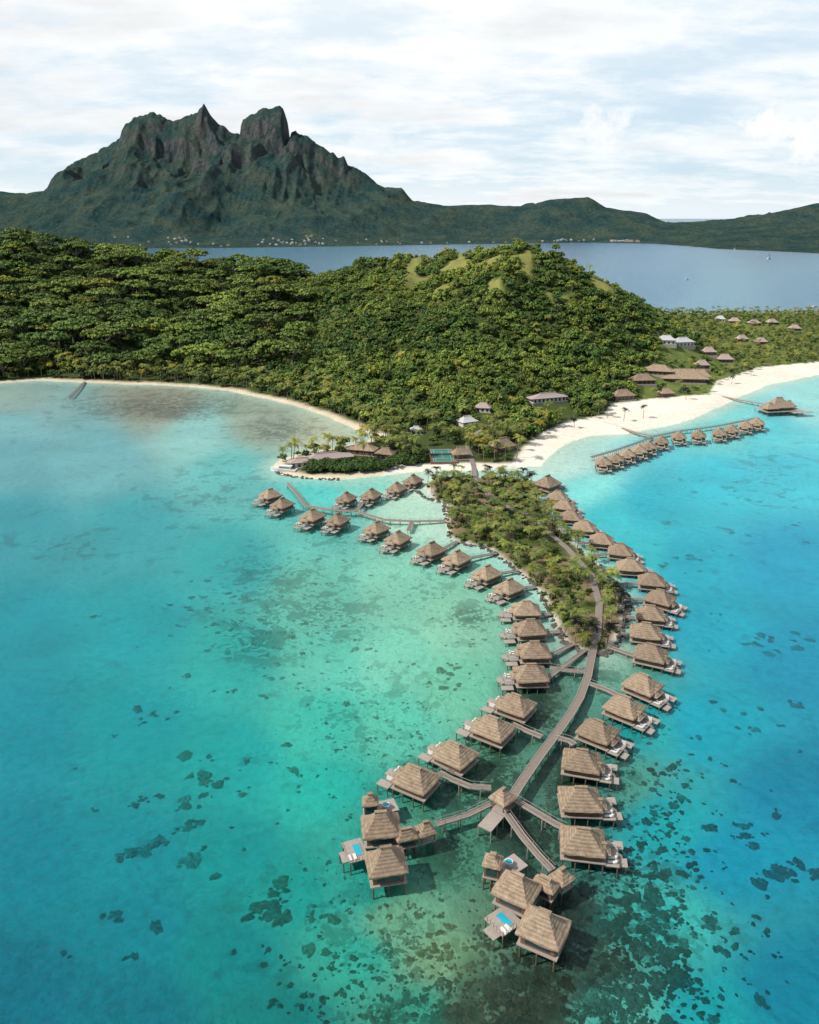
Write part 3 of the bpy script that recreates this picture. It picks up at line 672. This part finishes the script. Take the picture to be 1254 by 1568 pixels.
n=len(cp); scatter('coral_heads',cp,rng.integers(0,6,n),np.stack([np.zeros(n),np.zeros(n),rng.uniform(0,6.28,n)],-1),cs,ct,corals)
# ------------------------------------------------------------------ overwater bungalows
def bparts(seed):
    random.seed(seed)
    r=MB(); r.hip(0,0,4.0,10.0,9.2,3.4,2.4,jit=.08,sag=.05); r.hip(4.6,-.6,3.35,3.0,4.6,1.1,.6,jit=.04,rd=.9)
    w=MB(); w.box(-4.1,4.1,-3.6,3.6,2.05,4.1,0)
    for yy_ in (-3.62,3.62):
        for xx in (-2.4,0,2.4): w.box(xx-.75,xx+.75,yy_-.05,yy_+.05,2.6,3.6,2); w.box(xx-.65,xx+.65,yy_-.08,yy_+.08,2.7,3.5,1)
    w.box(4.06,4.16,-2.6,2.6,2.1,3.8,2)
    for i in range(4): w.box(4.1,4.2,-2.45+i*1.26,-1.4+i*1.26,2.2,3.7,1)
    w.box(-4.18,-4.06,-.6,.6,2.1,3.8,2)
    d=MB(); d.box(-4.9,4.9,-4.2,4.2,1.8,2.04,0); d.box(4.91,7.9,-4.3,1.8,1.55,1.78,0); d.box(5.6,9.2,1.81,4.2,1.2,1.4,0); d.box(7.91,9.8,-3.2,-.6,.9,1.05,0)
    for i in range(4): d.box(7.91,8.2+.25*i,-.5,.5,1.4-.2*i,1.5-.2*i,0)
    for i in range(5): d.cyl(7.8,-4.2+i*1.45,1.7,2.6,.05)
    st=MB()
    for xx in (-4.4,-1.5,1.5,4.4):
        for yy_ in (-3.8,0,3.8): st.cyl(xx,yy_,-3.0,1.82,.17,.17,7)
    for xx,yy_,t in ((7.5,-4,1.57),(7.5,1.4,1.57),(8.9,3.9,1.22),(6,3.9,1.22),(9.5,-3,.92),(9.5,-.8,.92)): st.cyl(xx,yy_,-3.0,t,.14,.14,7)
    for yy_ in (-3.8,0,3.8): st.box(-4.7,4.7,yy_-.1,yy_+.1,1.5,1.798)
    f=MB()
    for (a,b_) in ((6.3,-3.2),(6.3,-1.9)):
        f.box(a-.9,a+.7,b_-.35,b_+.35,2.0,2.12); f.box(a+.7,a+1.1,b_-.35,b_+.35,2.1,2.5)
        for q in (-.7,.5): f.box(a+q,a+q+.08,b_-.3,b_+.3,1.781,2.0)
    f.box(5.2,7.6,1.6,1.68,1.8,3.0)
    return [('thatched_roof',r.mesh('thatched_roof',[M_thatch])),('walls',w.mesh('bungalow_walls',[M_wall,M_glass,M_frame])),('deck',d.mesh('bungalow_deck',[M_deck])),('stilts',st.mesh('bungalow_stilts',[M_post])),('sun_loungers_and_screens',f.mesh('bungalow_furniture',[M_white]))]
BP=[bparts(i) for i in range(4)]; random.seed(11)
DZ=-.85
def bungalow(u,v,du,dv,sc=1.0):
    sc*=.90*random.uniform(.97,1.03)
    x,y=G(u,v,5.4*sc+DZ); x2,y2=G(u+du,v+dv,5.4*sc+DZ); a=math.atan2(y2-y,x2-x)+random.uniform(-.05,.05)
    e=empty('overwater_bungalow',(x,y,DZ),a,sc)
    for nme,me in random.choice(BP): link(nme,me,parent=e)
    return x,y,a
R=[(893,1280,50,6),(889,1216,50,3),(891,1158,50,8),(916,1113,48,18),(957,1076,48,20),(985,1042,45,18),(997,995,45,10),(989,962,45,6),(996,935,45,4),(1011,911,45,12),(998,884,40,4),(965,862,40,2),(950,839,40,4),(921,822,40,4),(895,803,40,4),(874,787,40,4),(864,771,40,4),(854,757,40,4)]
Lf=[(637,1185,-40,-18),(697,1148,-42,-20),(755,1108,-44,-16),(790,1073,-44,-14),(813,1026,-45,2),(818,991,-45,2),(812,957,-45,3),(806,928,-40,0),(780,894,-38,16),(746,873,-38,16),(700,850,-36,16),(661,837,-36,16),(609,820,-32,16),(577,805,-32,14),(517,792,-30,16),(478,786,-30,14),(432,768,-30,12),(414,754,-30,8)]
for b_ in R+Lf: bungalow(*b_)
for b_ in [(530,759,-20,12),(568,754,-20,12),(607,744,-20,12),(632,732,-20,12)]: bungalow(*b_,.95)
bungalow(838,735,20,-8,1.2)
for b_ in [(924,704,8,20),(943,699,8,20),(961,692,8,20),(979,686,8,20),(994,680,8,20),(1013,672,8,20),(1040,665,8,20),(1070,663,8,20),(1102,660,8,20),(1121,655,8,20),(1142,649,8,20),(1160,644,8,20)]: bungalow(*b_,1.0)
# ------------------------------------------------------------------ walkways
def walkway(name,pxs,w,z=1.15,m=M_walk,world=False,rail=True):
    pts=[Vector((*(p if world else G(p[0],p[1],z)),0)) for p in pxs]
    o=pts[0]; mb=MB()
    nrm=[]
    for i,p in enumerate(pts):
        a=(pts[i]-pts[i-1]).normalized() if i else (pts[1]-p).normalized(); b_=(pts[i+1]-p).normalized() if i<len(pts)-1 else a
        t=(a+b_).normalized(); n_=Vector((-t.y,t.x,0)); k=1/max(.5,n_.dot(Vector((-a.y,a.x,0)))); nrm.append(n_*k)
    n=len(pts)
    def strip(o0,o1,z0,z1,mi):
        vs=[]
        for p,q in zip(pts,nrm):
            A=p-o+q*o0; B=p-o+q*o1; vs+=[(A.x,A.y,z0),(B.x,B.y,z0),(B.x,B.y,z1),(A.x,A.y,z1)]
        fs=[]
        for i in range(n-1):
            k=i*4; j=k+4
            for s in range(4): fs.append((k+s,k+(s+1)%4,j+(s+1)%4,j+s))
        fs+=[(3,2,1,0),(n*4-4,n*4-3,n*4-2,n*4-1)]
        mb.add(vs,fs,mi)
    strip(-w/2,w/2,z-.18,z,0); strip(w/2+.003,w/2+.14,z-.25,z+.12,1); strip(-w/2-.14,-w/2-.003,z-.25,z+.12,1)
    for i in range(n-1):
        d=pts[i+1]-pts[i]; Ln=d.length; kn=max(1,int(Ln/3.5)); nn=Vector((-d.y,d.x,0)).normalized()
        for j in range(kn):
            c=pts[i]-o+d*((j+.5)/kn)
            for sg in (-1,1):
                q=c+nn*sg*(w/2+.05); mb.cyl(q.x,q.y,-3.0,z-.2,.13,.13,6,1)
                if rail: mb.cyl(q.x+nn.x*sg*.04,q.y+nn.y*sg*.04,z+.1,z+.9,.05,.05,5,1)
    if rail: strip(w/2+.04,w/2+.10,z+.88,z+.94,1); strip(-w/2-.10,-w/2-.04,z+.88,z+.94,1)
    return link(name,mb.mesh(name,[m,M_deck]),(o.x,o.y,0))
walkway('wooden_walkway',[(779,1228),(800,1195),(828,1155),(852,1123),(872,1095),(888,1068),(900,1035),(906,1005),(912,975)],1.9,rail=False)
W=1.2
for pl in [[(784,1222),(815,1240),(852,1262),(866,1268)],[(776,1246),(800,1280),(825,1310),(846,1332)],[(752,1230),(715,1248),(668,1262)],[(752,1206),(720,1204),(690,1192),(672,1182)],[(830,1128),(805,1118),(785,1108)],[(690,1180),(700,1170)],
           [(850,1128),(872,1134),(880,1140)],[(902,1046),(930,1056),(950,1066)],[(895,1028),(865,1026),(842,1022)],
           [(455,756),(468,774),(500,780),(545,783),(590,796),(635,798),(682,797)],[(632,798),(625,812)],[(545,783),(555,770),(572,760)],[(440,740),(455,756)]]:
    walkway('access_walkway',pl,W,1.1)
for (u,v,du,dv) in R[6:]+Lf[4:12]:
    x,y=G(u,v,4.0); x2,y2=G(u+du,v+dv,4.0); d=Vector((x2-x,y2-y)).normalized(); a=(x-d.x*4.6,y-d.y*4.6)
    best=None
    for i in range(len(isl_c)):
        p,q=isl_c[i],isl_c[(i+1)%len(isl_c)]; ex,ey=q[0]-p[0],q[1]-p[1]; t=max(0,min(1,((a[0]-p[0])*ex+(a[1]-p[1])*ey)/(ex*ex+ey*ey))); w_=(p[0]+ex*t,p[1]+ey*t); ds=math.hypot(w_[0]-a[0],w_[1]-a[1])
        if best is None or ds<best[0]: best=(ds,w_)
    if 1<best[0]<40: walkway('access_walkway',[a,best[1]],1.1,1.05,world=True)
walkway('pier_walkway',[(925,648),(950,655),(975,663),(1000,668)],1.5)
walkway('pier_walkway',[(1085,603),(1130,612),(1165,618),(1188,622)],1.8)
walkway('pier_walkway',[(905,700),(940,690),(975,678),(1000,668),(1040,660),(1100,652),(1160,640)],1.3,1.1)
walkway('jetty',[(130,584),(118,595),(106,606)],1.2,1.0,rail=False)
def ribbon(name,pts,w,mt,lift=.12):
    pts=[Vector((*p,0)) for p in pts]; dense=[]
    for a,b_ in zip(pts[:-1],pts[1:]):
        k=max(2,int((b_-a).length/2)); dense+=[a.lerp(b_,i/k) for i in range(k)]
    dense.append(pts[-1]); vs=[];fs=[]
    for i,p in enumerate(dense):
        t=(dense[min(i+1,len(dense)-1)]-dense[max(i-1,0)]).normalized(); n_=Vector((-t.y,t.x,0))*w/2
        zc=max([hz(*(p+n_*s)[:2]) for s in (-1,0,1)]+[.9])+lift
        for s in (1,-1): vs.append(((p+n_*s).x,(p+n_*s).y,zc))
        for s in (1,-1): vs.append(((p+n_*s).x,(p+n_*s).y,zc-.8))
    for i in range(len(dense)-1):
        k=i*4; fs+=[(k+1,k,k+4,k+5),(k,k+2,k+6,k+4),(k+3,k+1,k+5,k+7)]
    me=bpy.data.meshes.new(name); me.from_pydata(vs,[],fs); me.materials.append(mt); link(name,me)
M_path=simple('path_gravel',(.22,.185,.16),.2,1.5)
ribbon('islet_footpath',path,2.3,M_path)
ribbon('coastal_path',[G(*p) for p in [(725,716),(715,690),(730,668),(760,655),(800,640)]],2.6,M_path,.2)
def shelter(name,u,v,w,rot,h=2.2,dz=-.85):
    x,y=G(u,v,4.0); e=empty(name,(x,y,dz),rot)
    mb=MB(); mb.hip(0,0,4.0,w,w,h,.5,nseg=4); link('thatched_roof',mb.mesh('shelter_roof',[M_thatch]),parent=e)
    mb=MB()
    for a in (-1,1):
        for b_ in (-1,1): mb.cyl(a*w*.36,b_*w*.36,-3.0,4.1,.14,.14,7)
    mb.box(-w*.42,w*.42,-w*.42,w*.42,1.68,1.90); link('posts_and_floor',mb.mesh('shelter_frame',[M_post]),parent=e); return e
shelter('junction_pavilion',770,1216,4.6,.75)
x,y=G(752,1256,1.0); e=empty('boat_landing',(x,y,-.5),.95-math.pi/2)
mb=MB(); mb.box(-1.6,1.6,-2.8,2.8,1.1,1.35); 
for a in (-1.5,1.5):
    for b_ in (-2.6,0,2.6): mb.cyl(a,b_,-3.0,1.12,.14)
mb.box(-1.6,1.6,2.81,5.0,1.4,1.6); link('platform',mb.mesh('landing_platform',[M_deck]),parent=e)
# ------------------------------------------------------------------ luxury villas
def villa(ax,roofs,small,gaz,pool,tub,deck,rot):
    vz=-.9
    ox,oy=G(ax[0],ax[1],1.2); e=empty('overwater_villa',(ox,oy,vz),0)
    rb=MB();wb=MB();sb=MB();db=MB()
    cnt=[0]
    def place(u,v,w,d,h,eave,rl,r):
        x,y=G(u,v,eave+h*.4+vz); x-=ox;y-=oy; cnt[0]+=1; dz=.012*cnt[0]
        rb.hip(x,y,eave,w,d,h,rl,r)
        wb.box(x-w*.38,x+w*.38,y-d*.38,y+d*.38,2.05,eave+.05,0,r,(x,y))
        for sd in (-1,1):
            wb.box(x-w*.28,x+w*.28,y+sd*d*.381-.04,y+sd*d*.381+.04,2.5,eave-.5,1,r,(x,y)); wb.box(x+sd*w*.381-.04,x+sd*w*.381+.04,y-d*.28,y+d*.28,2.5,eave-.5,1,r,(x,y))
        k,q=math.cos(r),math.sin(r)
        db.box(x-w*.45,x+w*.45,y-d*.45,y+d*.45,1.8+dz,2.04+dz,0,r,(x,y))
        for a in (-.38,0,.38):
            for b_ in (-.38,0,.38):
                X_,Y_=a*w,b_*d; sb.cyl(x+X_*k-Y_*q,y+X_*q+Y_*k,-3.0,1.82,.17)
    for r_ in roofs: place(*r_)
    for r_ in small: place(*r_)
    u,v,w=gaz; x,y=G(u,v,4.6+vz); x-=ox;y-=oy
    rb.hip(x,y,3.9,w,w,1.9,.6,rot,nseg=4); db.box(x-w*.42,x+w*.42,y-w*.42,y+w*.42,1.75,1.97,0,rot,(x,y))
    for a in (-.36,.36):
        for b_ in (-.36,.36):
            X_,Y_=a*w,b_*w; sb.cyl(x+X_*math.cos(rot)-Y_*math.sin(rot),y+X_*math.sin(rot)+Y_*math.cos(rot),-3.0,4.0,.13)
    for i,(u,v,w,d,zt) in enumerate(deck):
        x,y=G(u,v,zt+vz); x-=ox;y-=oy; db.box(x-w/2,x+w/2,y-d/2,y+d/2,zt-.22,zt,0,rot,(x,y))
        for a in (-.45,.45):
            for b_ in (-.45,.45):
                X_,Y_=a*w,b_*d; sb.cyl(x+X_*math.cos(rot)-Y_*math.sin(rot),y+X_*math.sin(rot)+Y_*math.cos(rot),-3.0,zt-.2,.14)
        if i==0:
            k,q=math.cos(rot),math.sin(rot)
            for t in range(7):
                for X_,Y_ in ((-w*.49,-d/2+d*t/6),(-w/2+w*t/6,-d*.49)): sb.cyl(x+X_*k-Y_*q,y+X_*q+Y_*k,zt,zt+.9,.05,n=5)
    u,v,w,d=pool; x,y=G(u,v,2.2+vz); x-=ox;y-=oy
    pb=MB(); pb.box(x-w/2-.2,x+w/2+.2,y-d/2-.2,y+d/2+.2,1.0,2.12,0,rot,(x,y)); pb.box(x-w/2,x+w/2,y-d/2,y+d/2,2.0,2.15,1,rot,(x,y)); link('plunge_pool',pb.mesh('plunge_pool',[M_deck,M_pool]),parent=e)
    u,v=tub; x,y=G(u,v,3+vz); x-=ox;y-=oy; tb=MB(); tb.cyl(x,y,1.8,2.9,.8,.85,14,0); tb.cyl(x,y,2.9,2.92,.66,.66,14,1); link('hot_tub',tb.mesh('hot_tub',[M_white,M_pool]),parent=e)
    tb=MB(); x,y=G(deck[0][0],deck[0][1],2+vz); x-=ox;y-=oy
    for k in range(2): tb.box(x-1.9+k*1.0,x-1.3+k*1.0,y-2.6,y-1.0,2.0,2.3,0,rot,(x,y))
    link('sun_loungers',tb.mesh('villa_loungers',[M_white]),parent=e)
    link('thatched_roofs',rb.mesh('villa_roofs',[M_thatch]),parent=e); link('walls',wb.mesh('villa_walls',[M_wall,M_glass]),parent=e); link('stilts',sb.mesh('villa_stilts',[M_post]),parent=e); link('decks',db.mesh('villa_decks',[M_deck]),parent=e)
villa((580,1290),[(583,1256,8.0,7.2,3.4,4.5,1.8,.12),(591,1311,7.8,7.2,3.6,4.6,1.6,.2)],[(567,1222,3.5,3.5,1.7,4.9,.5,.1),(622,1275,4.6,3.2,1.6,4.0,1.6,.3)],(652,1266,3.8),(547,1300,1.4,3.0),(591,1231),[(544,1302,4.0,6.0,2.0),(590,1235,5.0,4.0,1.9),(531,1311,2.4,3.0,1.4)],.35)
villa((800,1380),[(792,1352,7.8,7.0,3.4,4.5,1.8,-.55),(833,1410,8.2,7.4,3.6,4.6,1.6,-.5)],[(755,1314,3.7,3.7,1.7,4.9,.5,-.3),(835,1350,4.8,3.2,1.5,4.0,1.6,-.6)],(861,1338,3.8),(772,1407,1.4,3.0),(779,1318),[(771,1409,5.0,5.0,2.0),(783,1325,5.2,4.0,1.9),(759,1424,3.6,2.8,1.4)],.65)
x,y=G(1192,618,5); e=empty('pier_restaurant',(x,y,-.6),.2)
mb=MB(); mb.hip(0,0,4.2,17,13,5.5,4); mb.hip(-8,-3,3.9,9,8,3,2); mb.hip(8.5,1,3.9,8,8,3,2); link('thatched_roofs',mb.mesh('pier_restaurant_roof',[M_thatch]),parent=e)
mb=MB(); mb.box(-6.5,6.5,-5,5,2.05,4.2,0); 
for i in range(5): mb.box(-6+i*2.5,-4.2+i*2.5,-5.1,-5.01,2.4,3.8,1)
link('walls',mb.mesh('pier_restaurant_walls',[M_wall,M_glass]),parent=e)
mb=MB(); mb.box(-13,14,-8,7,1.8,2.04); mb.box(4,18,-12,-8.01,1.5,1.7); link('deck',mb.mesh('pier_restaurant_deck',[M_deck]),parent=e)
mb=MB()
for i in range(7):
    for j in range(4): mb.cyl(-12+i*4.2,-7.5+j*4.7,-3.0,1.82,.2)
link('stilts',mb.mesh('pier_restaurant_stilts',[M_post]),parent=e)
# ------------------------------------------------------------------ boats
def boat(name,u,v,L,rot,mast=False):
    x,y=G(u,v,0); e=empty(name,(x,y,0),rot); mb=MB(); n=9; vs=[];fs=[]
    for i in range(n):
        t=i/(n-1); xx=-L/2+L*t; w=L*.15*(1-max(0,(t-.45)/.55)**2.2)+.02
        for (a,z) in ((-1,1.0+.5*t),(-.75,-.2),(0,-.5),(.75,-.2),(1,1.0+.5*t)): vs.append((xx,a*w,z*L/10+.1))
    for i in range(n-1):
        for j in range(4): fs.append((i*5+j,i*5+j+1,(i+1)*5+j+1,(i+1)*5+j))
        fs.append((i*5+4,i*5,(i+1)*5,(i+1)*5+4))
    fs.append((0,1,2,3,4)); mb.add(vs,fs,0); link('hull',mb.mesh('boat_hull',[M_white]),parent=e)
    mb=MB(); mb.box(-L*.3,L*.12,-L*.09,L*.09,L*.11,L*.22,0); mb.box(-L*.28,L*.13,-L*.092,L*.092,L*.15,L*.19,1); mb.box(-L*.34,L*.15,-L*.1,L*.1,L*.221,L*.235,0); link('cabin',mb.mesh('boat_cabin',[M_white,M_glass]),parent=e)
    if mast:
        mb=MB(); mb.cyl(0,0,L*.1,L*1.3,.12,.08); mb.add([(0,.02,L*.3),(-L*.4,.02,L*.3),(0,.02,L*1.2)],[(0,1,2)]); link('mast_and_sail',mb.mesh('mast_and_sail',[M_white]),parent=e)
boat('ferry_boat',434,722,14,2.9); boat('motor_boat',447,712,8,.4)
boat('sailboat',1178,396,18,.5,True); boat('sailboat',1125,382,14,1,True); boat('motor_boat',1052,428,9,.3); boat('motor_boat',1248,470,10,.3); boat('motor_boat',640,385,10,.3)
# ------------------------------------------------------------------ LIGHT + SKY
el=math.radians(46); az=math.radians(-108)
S=Vector((math.sin(az)*math.cos(el),math.cos(az)*math.cos(el),math.sin(el)))
sun=bpy.data.lights.new('sun','SUN'); sun.energy=4.8; sun.angle=math.radians(.6); sun.color=(1,.95,.87)
so=link('sun',sun,(0,0,500)); so.rotation_euler=(-S).to_track_quat('-Z','Y').to_euler()
w=bpy.data.worlds.new('World'); scene.world=w; w.use_nodes=True; nt=w.node_tree; bg=nt.nodes['Background']; bg.inputs['Strength'].default_value=.1
sk=nt.nodes.new('ShaderNodeTexSky'); sk.sky_type='NISHITA'; sk.sun_disc=False; sk.sun_elevation=el; sk.sun_rotation=az; sk.air_density=1.0; sk.dust_density=.6; sk.ozone_density=1.5
tc=nt.nodes.new('ShaderNodeTexCoord'); sp_=nt.nodes.new('ShaderNodeSeparateXYZ'); nt.links.new(tc.outputs['Generated'],sp_.inputs[0])
zc=math_(nt,'ADD',math_(nt,'MAXIMUM',sp_.outputs['Z'],0.0),.15)
cb=nt.nodes.new('ShaderNodeCombineXYZ'); nt.links.new(math_(nt,'MULTIPLY',math_(nt,'DIVIDE',sp_.outputs['X'],zc),.75),cb.inputs[0]); nt.links.new(math_(nt,'DIVIDE',sp_.outputs['Y'],zc),cb.inputs[1])
cn=noise(nt,cb.outputs[0],1.0,10,.60)
c2=noise(nt,cb.outputs[0],3.0,9,.62)
cm=mrange(nt,math_(nt,'ADD',math_(nt,'MULTIPLY',cn,.65),math_(nt,'MULTIPLY',c2,.35)),.40,.58,.34,1,True)
up=mrange(nt,sp_.outputs['Z'],.10,.36,.0,.65); cm=math_(nt,'MINIMUM',math_(nt,'ADD',cm,up),1)
hzn=mrange(nt,sp_.outputs['Z'],.0,.09,.75,0,True); cm=math_(nt,'MAXIMUM',cm,hzn)
rt=mrange(nt,sp_.outputs['X'],.05,.45,0,.18); cm=math_(nt,'MAXIMUM',math_(nt,'SUBTRACT',cm,rt),0)
fy=mrange(nt,sp_.outputs['Y'],-.1,.6,.12,1); cm=math_(nt,'MULTIPLY',cm,fy)
# grey undersides, mostly to the upper left
gl_=mrange(nt,math_(nt,'ADD',math_(nt,'MULTIPLY',sp_.outputs['X'],-.12),cn),.50,.66,1.04,.82)
ccol=scalec(nt,(9.9,10.1,10.2),gl_)
skc=mixc(nt,.75,sk.outputs[0],(5.3,7.7,9.5))
skc=mixc(nt,fy,sk.outputs[0],skc)
fin=mixc(nt,cm,skc,ccol)
cn3=noise(nt,tc.outputs['Generated'],24,9,.68)
for (u,v,r,k_) in ((915,192,.034,.8),(1200,194,.036,.85),(1188,182,.022,.8),(590,215,.035,.5),(1235,200,.03,.8)):
    d=Vector(ray(u,v)).normalized()
    sb_=nt.nodes.new('ShaderNodeVectorMath'); sb_.operation='SUBTRACT'; nt.links.new(tc.outputs['Generated'],sb_.inputs[0]); sb_.inputs[1].default_value=d
    ms=nt.nodes.new('ShaderNodeVectorMath'); ms.operation='MULTIPLY'; nt.links.new(sb_.outputs[0],ms.inputs[0]); ms.inputs[1].default_value=(1,1,1.35)
    vm=nt.nodes.new('ShaderNodeVectorMath'); vm.operation='LENGTH'; nt.links.new(ms.outputs[0],vm.inputs[0])
    q=math_(nt,'ADD',vm.outputs['Value'],math_(nt,'MULTIPLY',math_(nt,'SUBTRACT',cn3,.5),.13))
    fin=mixc(nt,mrange(nt,q,r,r*.3,0,k_,True),fin,(10.2,10.3,10.4))
nt.links.new(fin,bg.inputs['Color'])
scene.view_settings.view_transform='Standard'; scene.view_settings.look='None'; scene.view_settings.exposure=0
# ------------------------------------------------------------------ CAMERA
cam=bpy.data.cameras.new('camera'); co_=link('camera',cam,(0,0,CAMH)); co_.rotation_euler=(math.pi/2-P,0,0)
cam.sensor_fit='VERTICAL'; cam.sensor_height=24; cam.lens=24*F/1568; cam.clip_start=1; cam.clip_end=200000
scene.camera=co_
